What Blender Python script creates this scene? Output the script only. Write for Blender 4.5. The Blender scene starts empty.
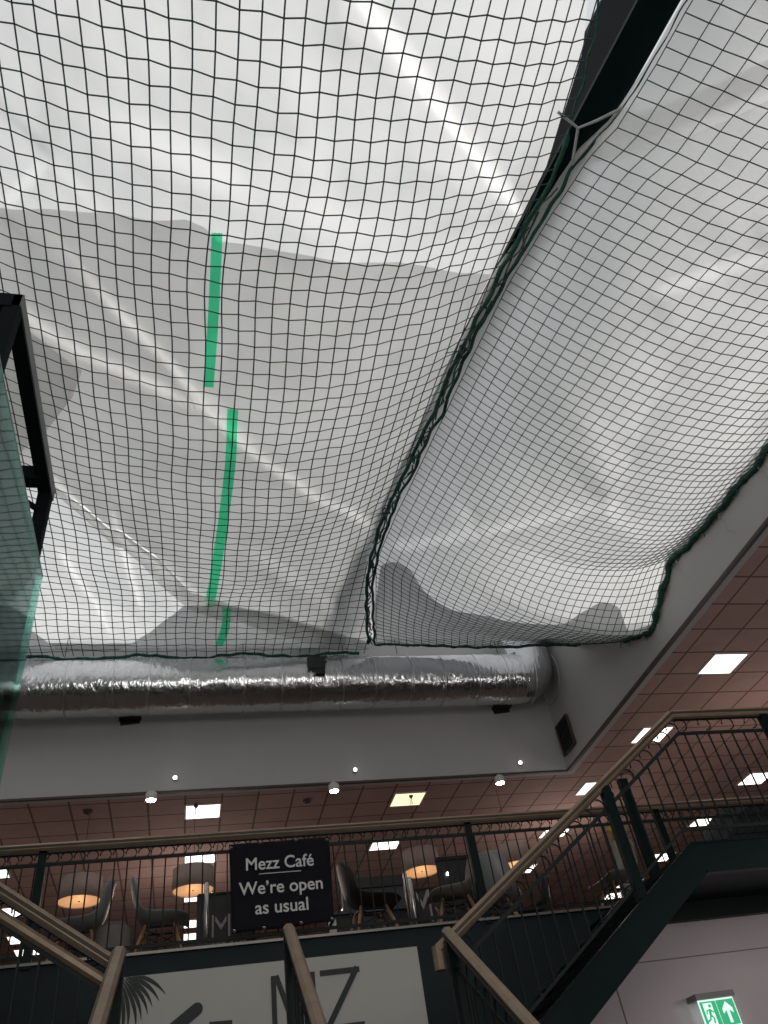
import bpy, math, random
from mathutils import Vector, noise
random.seed(7)
PI = math.pi
COL = bpy.context.scene.collection

# ------------------------------------------------------------------ camera maths
F = 768.0
CR = Vector((0.972216, -0.029383, -0.232235)); CD = Vector((-0.188937, -0.684209, -0.704387)); CU = Vector((-0.138201, 0.728694, -0.670750))
EYE = Vector((0, 0, 1.6))
def ray(px, py):
    c = Vector((px - 384, 512 - py, -F)); return Vector((c.dot(CR), c.dot(CD), c.dot(CU)))
def at(ax, px, py, v):
    r = ray(px, py); return EYE + r * ((v - EYE[ax]) / r[ax])
def atX(px, py, v): return at(0, px, py, v)
def atY(px, py, v): return at(1, px, py, v)
def atZ(px, py, v): return at(2, px, py, v)
def proj(p):
    q = Vector(p) - EYE; c = CR * q.x + CD * q.y + CU * q.z
    return 384 + F * c.x / -c.z, 512 - F * c.y / -c.z
def lerp(a, b, t): return a + (b - a) * t
def interp(tab, x):
    if x <= tab[0][0]: return tab[0][1]
    for (a, va), (b, vb) in zip(tab, tab[1:]):
        if x <= b: return lerp(va, vb, (x - a) / (b - a))
    return tab[-1][1]
def smooth(t): t = max(0, min(1, t)); return t * t * (3 - 2 * t)

# ------------------------------------------------------------------ materials
def mat(name, col, rough=.6, metal=0, bump=0, bscale=20, var=.08, vscale=4, emit=None, es=0, stretch=None, spec=.5):
    m = bpy.data.materials.new(name); m.use_nodes = True; nt = m.node_tree; N = nt.nodes; L = nt.links
    b = N['Principled BSDF']; b.inputs['Roughness'].default_value = rough; b.inputs['Metallic'].default_value = metal
    b.inputs['Specular IOR Level'].default_value = spec
    tc = N.new('ShaderNodeTexCoord'); mp = N.new('ShaderNodeMapping'); L.new(tc.outputs['Object'], mp.inputs[0])
    if stretch: mp.inputs['Scale'].default_value = stretch
    n = N.new('ShaderNodeTexNoise'); n.inputs['Scale'].default_value = vscale; n.inputs['Detail'].default_value = 4; L.new(mp.outputs[0], n.inputs[0])
    cr = N.new('ShaderNodeValToRGB'); L.new(n.outputs[0], cr.inputs[0])
    cr.color_ramp.elements[0].position = .3; cr.color_ramp.elements[1].position = .7
    cr.color_ramp.elements[0].color = [c * (1 - var) for c in col] + [1]; cr.color_ramp.elements[1].color = [min(1, c * (1 + var)) for c in col] + [1]
    L.new(cr.outputs[0], b.inputs['Base Color'])
    if bump:
        n2 = N.new('ShaderNodeTexNoise'); n2.inputs['Scale'].default_value = bscale; n2.inputs['Detail'].default_value = 3; L.new(mp.outputs[0], n2.inputs[0])
        bp = N.new('ShaderNodeBump'); bp.inputs['Strength'].default_value = bump; bp.inputs['Distance'].default_value = .02
        L.new(n2.outputs[0], bp.inputs['Height']); L.new(bp.outputs[0], b.inputs['Normal'])
    if emit: b.inputs['Emission Color'].default_value = (*emit, 1); b.inputs['Emission Strength'].default_value = es
    return m

def sheet_mat(name, trans, diff, tint=(1, 1, 1)):
    m = bpy.data.materials.new(name); m.use_nodes = True; nt = m.node_tree; N = nt.nodes; L = nt.links
    N.remove(N['Principled BSDF']); out = N['Material Output']
    tc = N.new('ShaderNodeTexCoord'); n = N.new('ShaderNodeTexNoise'); n.inputs['Scale'].default_value = 1.3; n.inputs['Detail'].default_value = 5; L.new(tc.outputs['Object'], n.inputs[0])
    cr = N.new('ShaderNodeValToRGB'); L.new(n.outputs[0], cr.inputs[0]); cr.color_ramp.elements[0].position = .3; cr.color_ramp.elements[1].position = .75
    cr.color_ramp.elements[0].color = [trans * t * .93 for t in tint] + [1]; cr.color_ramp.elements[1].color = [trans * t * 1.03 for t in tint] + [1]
    at_ = N.new('ShaderNodeAttribute'); at_.attribute_name = 'painted_highlight'
    ad2 = N.new('ShaderNodeMath'); ad2.operation = 'ADD'; ad2.inputs[1].default_value = 1; L.new(at_.outputs['Fac'], ad2.inputs[0])  # painted crease and rim highlights scale the transmission
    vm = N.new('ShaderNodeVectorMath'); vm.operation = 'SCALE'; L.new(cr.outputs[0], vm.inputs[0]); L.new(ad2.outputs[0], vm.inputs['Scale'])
    tr = N.new('ShaderNodeBsdfTranslucent'); L.new(vm.outputs[0], tr.inputs[0])
    df = N.new('ShaderNodeBsdfDiffuse'); df.inputs[0].default_value = [diff * t for t in tint] + [1]
    n2 = N.new('ShaderNodeTexNoise'); n2.inputs['Scale'].default_value = 3.5; n2.inputs['Detail'].default_value = 8; n2.inputs['Distortion'].default_value = .6; L.new(tc.outputs['Object'], n2.inputs[0])
    bp = N.new('ShaderNodeBump'); bp.inputs['Strength'].default_value = .4; bp.inputs['Distance'].default_value = .03; L.new(n2.outputs[0], bp.inputs['Height'])
    L.new(bp.outputs[0], tr.inputs['Normal']); L.new(bp.outputs[0], df.inputs['Normal'])
    ad = N.new('ShaderNodeAddShader'); L.new(tr.outputs[0], ad.inputs[0]); L.new(df.outputs[0], ad.inputs[1]); L.new(ad.outputs[0], out.inputs[0])
    return m

def tile_mat(name, col, groove, pitch=.565, ox=.465, oy=6.43):
    m = mat(name, col, .85, 0, .15, 60, .06, 3); nt = m.node_tree; N = nt.nodes; L = nt.links; b = N['Principled BSDF']
    src = b.inputs['Base Color'].links[0].from_socket
    g = N.new('ShaderNodeNewGeometry'); mp = N.new('ShaderNodeMapping'); L.new(g.outputs['Position'], mp.inputs[0]); mp.inputs['Location'].default_value = (-ox + pitch * 40, -oy + pitch * 40, 0)
    br = N.new('ShaderNodeTexBrick'); L.new(mp.outputs[0], br.inputs['Vector']); br.offset = 0; br.squash = 1
    br.inputs['Scale'].default_value = 1; br.inputs['Brick Width'].default_value = pitch; br.inputs['Row Height'].default_value = pitch
    br.inputs['Mortar Size'].default_value = .016; br.inputs['Mortar Smooth'].default_value = .1
    br.inputs['Color1'].default_value = (1, 1, 1, 1); br.inputs['Color2'].default_value = (.88, .88, .88, 1); br.inputs['Mortar'].default_value = (groove, groove, groove, 1)
    mx = N.new('ShaderNodeMix'); mx.data_type = 'RGBA'; mx.blend_type = 'MULTIPLY'; mx.inputs[0].default_value = 1
    L.new(src, mx.inputs[6]); L.new(br.outputs[0], mx.inputs[7]); L.new(mx.outputs[2], b.inputs['Base Color'])
    return m

def glass_mat():
    m = bpy.data.materials.new('teal_glass'); m.use_nodes = True; N = m.node_tree.nodes; L = m.node_tree.links
    N.remove(N['Principled BSDF']); t = N.new('ShaderNodeBsdfTransparent'); t.inputs[0].default_value = (.80, .95, .91, 1)
    g = N.new('ShaderNodeBsdfGlossy'); g.inputs[0].default_value = (.7, .95, .9, 1); g.inputs['Roughness'].default_value = .05
    f = N.new('ShaderNodeFresnel'); f.inputs[0].default_value = 1.5
    mx = N.new('ShaderNodeMixShader'); L.new(f.outputs[0], mx.inputs[0]); L.new(t.outputs[0], mx.inputs[1]); L.new(g.outputs[0], mx.inputs[2])
    L.new(mx.outputs[0], N['Material Output'].inputs[0]); return m

M = dict(
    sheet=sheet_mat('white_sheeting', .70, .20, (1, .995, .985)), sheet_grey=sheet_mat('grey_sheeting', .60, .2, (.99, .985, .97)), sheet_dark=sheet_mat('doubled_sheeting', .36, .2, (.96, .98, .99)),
    strip=sheet_mat('green_strip', .85, .16, (.11, .95, .50)),
    net=mat('net_cord', (.045, .075, .078), .85), rope=mat('green_rope', (.012, .075, .05), .9, 0, .8, 60, .4, 15),
    cord=mat('grey_cord', (.35, .36, .36), .8),
    fascia=mat('painted_plaster', (.43, .425, .42), .75, 0, .04, 8, .03, 1.2), wall=mat('pale_wall', (.56, .50, .515), .8, 0, .04, 8, .04, 1),
    tile=tile_mat('ceiling_tiles', (.43, .285, .245), .30),
    dark=mat('dark_green_wall', (.015, .024, .027), .7, 0, .02, 8, .15, 2, spec=.2), steel=mat('dark_green_steel', (.002, .010, .010), .4, .0, 0, 20, .15, 5, spec=.15),
    black=mat('black_steel', (.004, .007, .008), .85, spec=.1), iron=mat('black_iron', (.004, .008, .008), .6, spec=.3),
    brass=mat('brass_rail', (.25, .18, .122), .42, .3, .05, 30, .15, 9), groove=mat('groove_and_under_shade', (.035, .022, .015), .6), teal=mat('teal_fringe', (.03, .20, .17), .8), trim=mat('metal_trim', (.20, .195, .18), .4, .5),
    foil=mat('foil_wrap', (.66, .67, .69), .2, 1, 1.0, 9, .06, 6, stretch=(1.6, .7, .7)), foil2=mat('foil_tape', (.62, .63, .65), .28, 1, .5, 20),
    floor=mat('floor', (.10, .09, .085), .6), carpet=mat('mezz_floor', (.10, .08, .07), .8),
    panel=mat('grey_white_panel', (.46, .455, .43), .7, 0, .02, 10, .03, 2), logo=mat('logo_ink', (.028, .034, .034), .7),
    banner=mat('charcoal_banner', (.008, .008, .012), .8, 0, .25, 3, .15, 2, spec=.15), white=mat('white_letters', (.62, .62, .62), .7, var=.01),
    lamp=mat('light_panel', (.9, .9, .9), .5, emit=(1, .93, .86), es=2.6, var=.01), frame=mat('light_frame', (.6, .57, .55), .6),
    lampw=mat('warm_light_panel', (.9, .8, .6), .5, emit=(1, .78, .5), es=1.3, var=.05, vscale=8),
    spot=mat('spot_lens', (1, 1, 1), .3, emit=(.93, .95, 1), es=40, var=.01), spot2=mat('small_glow', (1, 1, 1), .3, emit=(1, .95, .9), es=6, var=.01),
    shade=mat('drum_shade_fabric', (.30, .22, .19), .9, 0, .1, 80), glow=mat('warm_diffuser', (.2, .15, .1), .6, emit=(1, .50, .23), es=.55, var=.1, vscale=6),
    shell=mat('grey_white_shell', (.21, .215, .225), .35), cream=mat('cream_shell', (.22, .20, .175), .4), blk=mat('black_shell', (.014, .013, .013), .4),
    wood=mat('beech_wood', (.30, .17, .09), .5, 0, 0, 20, .2, 12), wire=mat('black_wire', (.01, .01, .01), .4, .5), pouf=mat('grey_felt', (.16, .145, .135), .95, 0, .3, 60),
    inox=mat('stainless', (.45, .44, .43), .25, .9), boardm=mat('black_board', (.005, .005, .006), .5), screen=mat('slate_panel', (.035, .045, .06), .5),
    letter=mat('pinkish_letter', (.32, .27, .27), .6), vent=mat('vent_black', (.012, .014, .016), .5),
    egreen=mat('exit_green', (.01, .30, .12), .5, emit=(.03, .42, .2), es=.8, var=.02), ewhite=mat('exit_white', (.8, .9, .85), .5, emit=(.8, 1, .92), es=.8, var=.02),
    egrey=mat('exit_housing', (.22, .21, .22), .5), glass=glass_mat(), cover=mat('dark_cover', (.014, .022, .026), .8, 0, .5, 4, .3, 3),
    skirt=mat('trim_brown', (.06, .045, .04), .6), yellow=mat('yellow_petals', (.5, .38, .03), .7), leafg=mat('leaf_green', (.03, .09, .03), .7),
    coral=mat('beige_cushion', (.30, .20, .165), .8))

# ------------------------------------------------------------------ mesh builder
class MB:
    def __init__(s): s.v = []; s.f = []
    def add(s, vs, fs):
        o = len(s.v); s.v += [tuple(v) for v in vs]; s.f += [tuple(i + o for i in f) for f in fs]; return s
    def box(s, a, b):
        (x0, y0, z0), (x1, y1, z1) = a, b
        return s.add([(x, y, z) for x in (x0, x1) for y in (y0, y1) for z in (z0, z1)],
                     [(0, 1, 3, 2), (4, 6, 7, 5), (0, 4, 5, 1), (2, 3, 7, 6), (0, 2, 6, 4), (1, 5, 7, 3)])
    def bar(s, p, q, w, h, up=(0, 0, 1), bev=0):
        p = Vector(p); q = Vector(q); d = (q - p).normalized(); up = Vector(up)
        if abs(d.dot(up)) > .99: up = Vector((0, 1, 0))
        r = d.cross(up).normalized(); u = r.cross(d).normalized()
        b = bev
        prof = [(-w/2, -h/2), (w/2, -h/2), (w/2, h/2), (-w/2, h/2)] if not b else \
            [(-w/2+b, -h/2), (w/2-b, -h/2), (w/2, -h/2+b), (w/2, h/2-b), (w/2-b, h/2), (-w/2+b, h/2), (-w/2, h/2-b), (-w/2, -h/2+b)]
        n = len(prof)
        vs = [e + r * x + u * y for e in (p, q) for x, y in prof]
        fs = [(i, (i + 1) % n, n + (i + 1) % n, n + i) for i in range(n)] + [tuple(range(n))[::-1], tuple(range(n, 2 * n))]
        return s.add(vs, fs)
    def tube(s, pts, r, n=8, caps=True, closed=False, rf=None):
        pts = [Vector(p) for p in pts]; k = len(pts); vs = []; up = Vector((.013, .021, 1)).normalized()
        for i, p in enumerate(pts):
            a = pts[i - 1] if (i > 0 or closed) else pts[i]; b = pts[(i + 1) % k] if (i < k - 1 or closed) else pts[i]
            d = (b - a)
            d = d.normalized() if d.length > 1e-9 else Vector((0, 0, 1))
            u = up if abs(d.dot(up)) < .95 else Vector((1, .02, 0)).normalized()
            x = d.cross(u).normalized(); y = x.cross(d)
            rr = rf(i) if rf else (r[i] if isinstance(r, (list, tuple)) else r)
            vs += [p + (x * math.cos(2*PI*j/n) + y * math.sin(2*PI*j/n)) * rr for j in range(n)]
        fs = []
        for i in range(k if closed else k - 1):
            o = i * n; o2 = ((i + 1) % k) * n
            fs += [(o + j, o + (j + 1) % n, o2 + (j + 1) % n, o2 + j) for j in range(n)]
        if caps and not closed: fs += [tuple(range(n))[::-1], tuple(range((k - 1) * n, k * n))]
        return s.add(vs, fs)
    def lathe(s, c, prof, n=24, cap0=True, cap1=True):
        c = Vector(c); k = len(prof)
        vs = [c + Vector((r * math.cos(2*PI*j/n), r * math.sin(2*PI*j/n), z)) for r, z in prof for j in range(n)]
        fs = [(i*n+j, i*n+(j+1) % n, (i+1)*n+(j+1) % n, (i+1)*n+j) for i in range(k-1) for j in range(n)]
        if cap0: fs.append(tuple(range(n))[::-1])
        if cap1: fs.append(tuple(range((k-1)*n, k*n)))
        return s.add(vs, fs)
    def grid(s, rows):
        n = len(rows[0]); k = len(rows)
        return s.add([p for r in rows for p in r], [(i*n+j, i*n+j+1, (i+1)*n+j+1, (i+1)*n+j) for i in range(k-1) for j in range(n-1)])
    def prism(s, poly, axis, a, b):   # poly in the other two axes, extruded along axis
        def mk(u, v, w):
            return {0: (w, u, v), 1: (u, w, v), 2: (u, v, w)}[axis]
        n = len(poly); vs = [mk(u, v, a) for u, v in poly] + [mk(u, v, b) for u, v in poly]
        return s.add(vs, [tuple(range(n)), tuple(range(2*n-1, n-1, -1))] + [(i, (i+1) % n, n+(i+1) % n, n+i) for i in range(n)])
    def build(s, name, m, parent=None, smooth_=False, origin=None):
        me = bpy.data.meshes.new(name)
        o3 = Vector(origin) if origin else Vector((0, 0, 0))
        me.from_pydata([tuple(Vector(v) - o3) for v in s.v], [], s.f); me.update()
        import bmesh
        b = bmesh.new(); b.from_mesh(me); bmesh.ops.recalc_face_normals(b, faces=b.faces); b.to_mesh(me); b.free()
        if smooth_:
            for p in me.polygons: p.use_smooth = True
        me.materials.append(m); o = bpy.data.objects.new(name, me); COL.objects.link(o)
        if parent:
            o.parent = parent
            o.location = o3 - Vector(parent_loc(parent))
        else: o.location = o3
        return o
def parent_loc(o):
    l = Vector(o.location)
    while o.parent: o = o.parent; l += Vector(o.location)
    return l
def tag(o, label=None, cat=None, group=None, kind=None):
    if label: o['label'] = label
    if cat: o['category'] = cat
    if group: o['group'] = group
    if kind: o['kind'] = kind
    return o
def empty(name, loc, label, cat, group=None, rz=0):
    o = bpy.data.objects.new(name, None); COL.objects.link(o); o.location = loc; o.rotation_euler.z = rz; return tag(o, label, cat, group)
def struct(mb, name, m): o = mb.build(name, m); o['kind'] = 'structure'; return o
def copy_tree(o, parent=None):
    c = o.copy(); COL.objects.link(c)
    if parent: c.parent = parent
    for ch in o.children: copy_tree(ch, c)
    return c
def text_mesh(body, size, name, m, parent=None, shear=0, width=1.0, depth=.002, bold=0):
    cu = bpy.data.curves.new(name, 'FONT'); cu.body = body; cu.size = size; cu.extrude = depth; cu.shear = shear; cu.space_character = 1.0; cu.offset = size * bold
    cu.align_x = 'CENTER'; cu.align_y = 'BOTTOM_BASELINE'
    t = bpy.data.objects.new(name + '_tmp', cu); COL.objects.link(t)
    dg = bpy.context.evaluated_depsgraph_get(); me = bpy.data.meshes.new_from_object(t.evaluated_get(dg)); COL.objects.unlink(t); bpy.data.objects.remove(t)
    me.materials.clear(); me.materials.append(m)
    for v in me.vertices: v.co = Vector((v.co.x * width, -v.co.z, v.co.y))      # stand up, facing -Y
    o = bpy.data.objects.new(name, me); COL.objects.link(o)
    if parent: o.parent = parent
    return o

# ================================================================== SETTING
ZC = 6.8; FZ = 3.55; XW = 6.3; YFA = 11.8
struct(MB().box((-8, -4, -.1), (14, 22, 0)), 'floor', M['floor'])
struct(MB().box((-8.2, -4, 0), (-8, 22, 9.8)), 'wall_left', M['fascia'])
struct(MB().box((-8.2, -4.2, 0), (14.2, -4, 9.8)), 'wall_back', M['fascia'])
struct(MB().box((14, -4, 0), (14.2, 22, 7.0)), 'wall_right', M['fascia'])
struct(MB().box((-8, 22, 0), (14, 22.2, 7.0)), 'wall_far', M['tile'])
struct(MB().box((-8, YFA, ZC), (XW, YFA + .15, 9.8)), 'wall_bulkhead_front', M['fascia'])
struct(MB().box((XW, -4, ZC), (XW + .15, YFA + .15, 9.8)), 'wall_bulkhead_right', M['fascia'])
struct(MB().box((-8, YFA + .15, ZC), (XW + .15, 22, ZC + .1)).box((XW + .15, -4, ZC), (14, 22, ZC + .1)), 'ceiling', M['tile'])
struct(MB().box((XW - .012, -4, ZC - .012), (XW + .04, YFA, ZC + .03)), 'trim_1', M['skirt'])
struct(MB().box((-8, YFA - .012, ZC - .012), (XW, YFA + .04, ZC + .02)), 'trim_2', M['skirt'])
struct(MB().box((-8, 8.125, FZ - .3), (14, 22, FZ)), 'floor_mezzanine', M['carpet'])
struct(MB().box((-8, 8, 0), (3.75, 8.12, 3.62)), 'wall_balcony', M['dark'])
WY = 7.3
struct(MB().box((3.75, 8, 0), (14, 8.12, 3.62)), 'wall_mezzanine_edge', M['dark'])
struct(MB().prism([(3.2, 0), (14, 0), (14, 3.42), (4.0, 3.42), (3.2, 2.75)], 1, WY, WY + .1), 'wall_stair', M['wall'])
j1 = atY(637, 963, WY); j2 = atY(615, 985, WY)
g = MB().box((3.3, WY - .006, j1.z - .004), (14, WY, j1.z + .004))
for k in range(4): g.box((j2.x + 1.9 * k, WY - .006, 0), (j2.x + 1.9 * k + .009, WY, j1.z if k == 0 else 3.42))
struct(g, 'trim_3', mat('joint_grey', (.2, .19, .19), .8))
struct(MB().box((-8, 7.965, 3.625), (14, 8.13, 3.648)), 'trim_5', M['trim'])

# ================================================================== ROOF BEAM
def beam_pt(y, dz=0): # centre line of the underside
    t = (y - 1.2) / 10.5; return Vector((lerp(3.755, 2.0, t), y, lerp(9.0, 9.42, t) + dz))
bm = empty('roof_beam', beam_pt(-3.5), 'dark green-black steel roof beam running diagonally between the two nets', 'beam')
a, b = beam_pt(-3.9, .35), beam_pt(11.75, .35)
MB().bar(a, b, .13, .66).build('web', M['black'], bm)
for dz in (-.33, .33): MB().bar(a + Vector((0, 0, dz)), b + Vector((0, 0, dz)), .37, .04).build('flange', M['steel'], bm)
MB().bar(a - Vector((.175, 0, .0)), b - Vector((.175, 0, .0)), .02, .66).build('side_plate', M['black'], bm)

# ================================================================== NETS AND SHEETING
ZS = 8.95
LP = [(640, -300), (603, -60), (597, 0), (590, 60), (568, 130), (553, 175), (500, 270), (460, 350), (415, 450), (385, 510), (369, 560), (366, 600), (368, 644)]
RP = [(800, -300), (722, -60), (684, 0), (650, 60), (610, 122), (580, 152), (506, 272), (466, 352), (421, 452), (391, 512), (374, 560), (371, 600), (374, 644)]
TL = sorted([(p.y, p.x) for p in [atZ(*q, ZS) for q in LP]]); TR = sorted([(p.y, p.x) for p in [atZ(*q, ZS) for q in RP]])
def XL(y): return interp(TL, y)
def XR(y): return max(interp(TR, y), XL(y) + .03)
YE = 11.2
def ZL(x, y):
    g = smooth((y + 3) / 4) * (1 - smooth((y - 5.5) / 5.6)) * .97
    xl = XL(y)
    u = (x - .6) / (xl - .6) if x > .6 else (.6 - x) / 3.2
    far = smooth((y - 9.5) / 1.7)
    return ZS - .1 * far - g * max(0, 1 - u * u)
ZW = [(-4, 7.9), (0, 7.6), (4.9, 7.37), (6.1, 7.45), (7.15, 7.62), (8.1, 7.12), (8.8, 7.45), (9.6, 7.95), (10.7, 8.6), (11.8, 8.9)]
SG = [(-4, .3), (0, .35), (2, .48), (5, .80), (7, .72), (8.5, .55), (10, .3), (11.2, .08)]
def ZR(x, y):
    xr = XR(y); q = max(0, min(1, (x - xr) / (XW - .02 - xr)))
    return lerp(ZS, interp(ZW, y), q) - 4 * q * (1 - q) * interp(SG, y)
RE = [(368, 644), (450, 647), (520, 647), (560, 645), (600, 644), (640, 643), (653, 641), (662, 560), (800, 560)]
def insideR(x, y):
    if x < XR(y) or x > XW - .02 or y > 11.2: return False
    if y < 6: return True
    px, py = proj((x, y, ZR(x, y))); return py < interp(RE[:6] + [(760, 640)], px)
def insideL(x, y): return -3.1 < x < XL(y) and y < YE

def lattice(inside, zf, P, irange, jrange, rad, jitter):
    mb = MB()
    def node(i, j):
        x, y = P(i, j); k = jitter * (1 if (int(round(i)) + int(round(j))) % 2 else -1) if (i == int(i) and j == int(j)) else 0
        n1 = noise.noise(Vector((x * .9, y * .9, 3))) * .05
        return Vector((x + n1, y + k + n1, zf(x, y) + noise.noise(Vector((x * 1.3, y * 1.3, 7))) * .03))
    def edge(i0, j0, i1, j1):            # boundary point between inside 0 and outside 1
        for _ in range(8):
            im, jm = (i0 + i1) / 2, (j0 + j1) / 2
            if inside(*P(im, jm)): i0, j0 = im, jm
            else: i1, j1 = im, jm
        return node(i0 + 1e-6, j0)
    for fam in (0, 1):
        R1, R2 = (irange, jrange) if fam == 0 else (jrange, irange)
        for s in range(*R1):
            run = []; prev = None
            for t in range(*R2):
                i, j = (s, t) if fam == 0 else (t, s); ins = inside(*P(i, j))
                if ins:
                    if not run and prev is not None: run.append(edge(i, j, *prev))
                    run.append(node(i, j))
                elif run:
                    run.append(edge(*prev, i, j)); mb.tube(run, rad, 4, False); run = []
                prev = (i, j)
            if len(run) > 1: mb.tube(run, rad, 4, False)
    return mb

nl = empty('safety_net', (0, 0, 8.9), 'dark green safety net sagging under the left roof bay, left of the beam', 'net', 'safety nets under the roof')
lattice(insideL, ZL, lambda i, j: (.158 * i, .158 * j), (-20, 30), (-14, 72), .0066, .010).build('mesh', M['net'], nl)
JY = [-1.5]
while JY[-1] < 11.4: JY.append(JY[-1] + interp([(2, .138), (3.2, .118), (5, .098), (8, .104), (11, .12)], JY[-1]))
def PR(i, j):
    k = int(j) if j >= 0 else 0; y = lerp(JY[min(k, len(JY) - 1)], JY[min(k + 1, len(JY) - 1)], j - k) - .02 * i * .1
    return XR(y) + .06 + i * interp([(1.5, .150), (3, .130), (5.2, .108), (8, .108), (11, .13)], y), y
nr = empty('safety_net', (5, 5, 8), 'dark green safety net bulging under the right roof bay, beside the right bulkhead', 'net', 'safety nets under the roof')
lattice(insideR, ZR, PR, (0, 64), (0, 130), .0058, .004).build('mesh', M['net'], nr)

def ropey(pts, r, jr, nsub=6, seed=0):
    out = []
    for a, b in zip(pts, pts[1:]):
        for k in range(nsub):
            p = a.lerp(b, k / nsub); n = noise.noise_vector(p * 4 + Vector((seed, 0, 0))); out.append(p + n * jr)
    out.append(pts[-1]); return out
# seam ropes
ys = [-3 + i * .35 for i in range(41)]
seamL = [Vector((XL(y), y, ZS - .03)) for y in ys if y < YE]
MB().tube(ropey(seamL, .02, .03), 0, 6, rf=lambda i: (.026 if i > 92 else .011) + .010 * noise.noise(Vector((i * .37, 0, 0)))).build('border_rope', M['rope'], nl, True)
seamR = [Vector((XR(y) + .01, y, ZS - .03)) for y in ys if y < YE]
MB().tube(ropey(seamR, .02, .04, seed=5), 0, 6, rf=lambda i: (.022 if i > 92 else .008) + .006 * noise.noise(Vector((i * .31, 4, 0)))).build('border_rope', M['rope'], nr, True)
# gathered bunches of net along the seam
gb = MB()
for k in range(34):
    y = 2.9 + k * .245 + random.uniform(-.1, .1); L_ = random.uniform(.3, .7)
    pts = []
    for t in range(5):
        yy = y + L_ * t / 4
        if yy > 11.1: break
        pts.append(Vector((lerp(XL(yy), XR(yy), .5) + random.uniform(-.045, .045), yy, ZS - .05 + random.uniform(-.04, .03))))
    if len(pts) > 2: gb.tube(pts, .011, 4)
gb.build('gathered_edge', M['net'], nl)
# far edge of the left net
fe = [Vector((-3 + i * .12, YE, 8.85 + .035 * math.sin(i * .45) - .02)) for i in range(49) if -3 + i * .12 < XL(YE)]
MB().tube(ropey(fe, .02, .04, 3), 0, 5, rf=lambda i: .026 + .012 * noise.noise(Vector((i * .5, 9, 0)))).build('hem_rope', M['rope'], nl, True)
fg = MB()
low = [p + Vector((0, .02, -.075 - .03 * math.sin(i * .8))) for i, p in enumerate(fe)]
fg.tube(ropey(low, .01, .02, 2, 8), .010, 4)
for i in range(len(fe) - 1):
    fg.tube([fe[i], low[i].lerp(low[i + 1], .5)], .005, 3); fg.tube([low[i].lerp(low[i + 1], .5), fe[i + 1]], .005, 3)
fg.build('hem_fringe', M['teal'], nl)
# right net: wall edge and far edge
def far_y(q):
    lo, hi = 5.0, 11.2
    def X(y): return lerp(XR(y) + .01, XW - .03, q)
    if insideR(X(hi - .01), hi - .01): return hi
    for k in range(60):                       # first exit
        y = 5 + k * .105
        if not insideR(X(y), y): hi = y; lo = y - .105; break
    for _ in range(12):
        m_ = (lo + hi) / 2
        if insideR(X(m_), m_): lo = m_
        else: hi = m_
    return lo
def RPnt(q, y): x = lerp(XR(y) + .01, XW - .03, q); return Vector((x, y, ZR(x, y)))
FY = [far_y(q / 30) for q in range(31)]
we = [RPnt(1, -3 + i * .2) for i in range(60) if -3 + i * .2 < FY[-1]]
fr = [RPnt(q / 30, FY[q]) for q in range(30, -1, -1)]
MB().tube(ropey(we, .02, .06, 4, 2), 0, 7, rf=lambda i: .042 + .03 * noise.noise(Vector((i * .45, 2, 0)))).build('wall_rope', M['rope'], nr, True)
MB().tube(ropey(fr, .02, .03, 4, 3), 0, 6, rf=lambda i: .022 + .012 * noise.noise(Vector((i * .45, 2, 5)))).build('hem_rope', M['rope'], nr, True)
fz = MB()
for k in range(120):
    p = random.choice(we[18:]) + Vector((-.02, random.uniform(-.1, .1), random.uniform(-.03, .03)))
    fz.tube([p, p + Vector((random.uniform(-.03, .01), random.uniform(-.05, .05), random.uniform(-.09, .02)))], .006, 3)
tag(fz.build('frayed_knots', M['rope'], nr), kind='stuff')
# ties
for (px, py) in ((719, 518), (758, 468), (676, 562)):
    p = atX(px, py, XW - .04); t = MB()
    t.tube([p, p + Vector((.02, -.02, .10)), p + Vector((.03, -.02, .22))], .008, 5); t.tube([p, p + Vector((.0, -.05, -.1)), p + Vector((0, -.02, -.22)), p + Vector((0, -.1, -.34))], .004, 4)
    t.build('tie', M['cord'], nr)
def loop(mb, pts, r=.012): mb.tube([Vector(p) for p in pts], r, 6)
t = MB(); pA = atZ(558, 112, 8.9); pB = atZ(578, 128, 8.88); pC = atZ(622, 108, 8.9); pD = atZ(572, 165, 8.86)
loop(t, [pA, pB, pD], .014); loop(t, [pC, pB.lerp(pC, .4) - Vector((0, 0, .02)), pB, pD], .016); loop(t, [pC, pC.lerp(pD, .5) - Vector((0, .05, .02)), pD], .012)
t.build('beam_tie', M['cord'], nl)
for (px, py) in ((464, 350), (414, 458), (386, 512)):
    p = atZ(px, py, 8.9); t = MB()
    t.tube([p + Vector((.05 * math.cos(a_), .04 * math.sin(a_), .05 * math.sin(a_ * 2))) for a_ in [k * PI / 6 for k in range(12)]], .013, 5, closed=True)
    t.tube([p, p + Vector((-.22, .05, -.02))], .006, 4); t.build('seam_knot', M['net'], nl)
t = MB(); p0 = atY(522, 656, 11.15)
for k in range(7):
    c = p0 + Vector((random.uniform(-.12, .12), random.uniform(-.05, .05), random.uniform(-.08, .02))); rr = random.uniform(.03, .07)
    t.tube([c + Vector((rr * math.cos(a_), 0, rr * math.sin(a_))) for a_ in [j * PI / 6 for j in range(12)]], .009, 4, closed=True)
t.build('rope_coil', M['rope'], nr)

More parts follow.
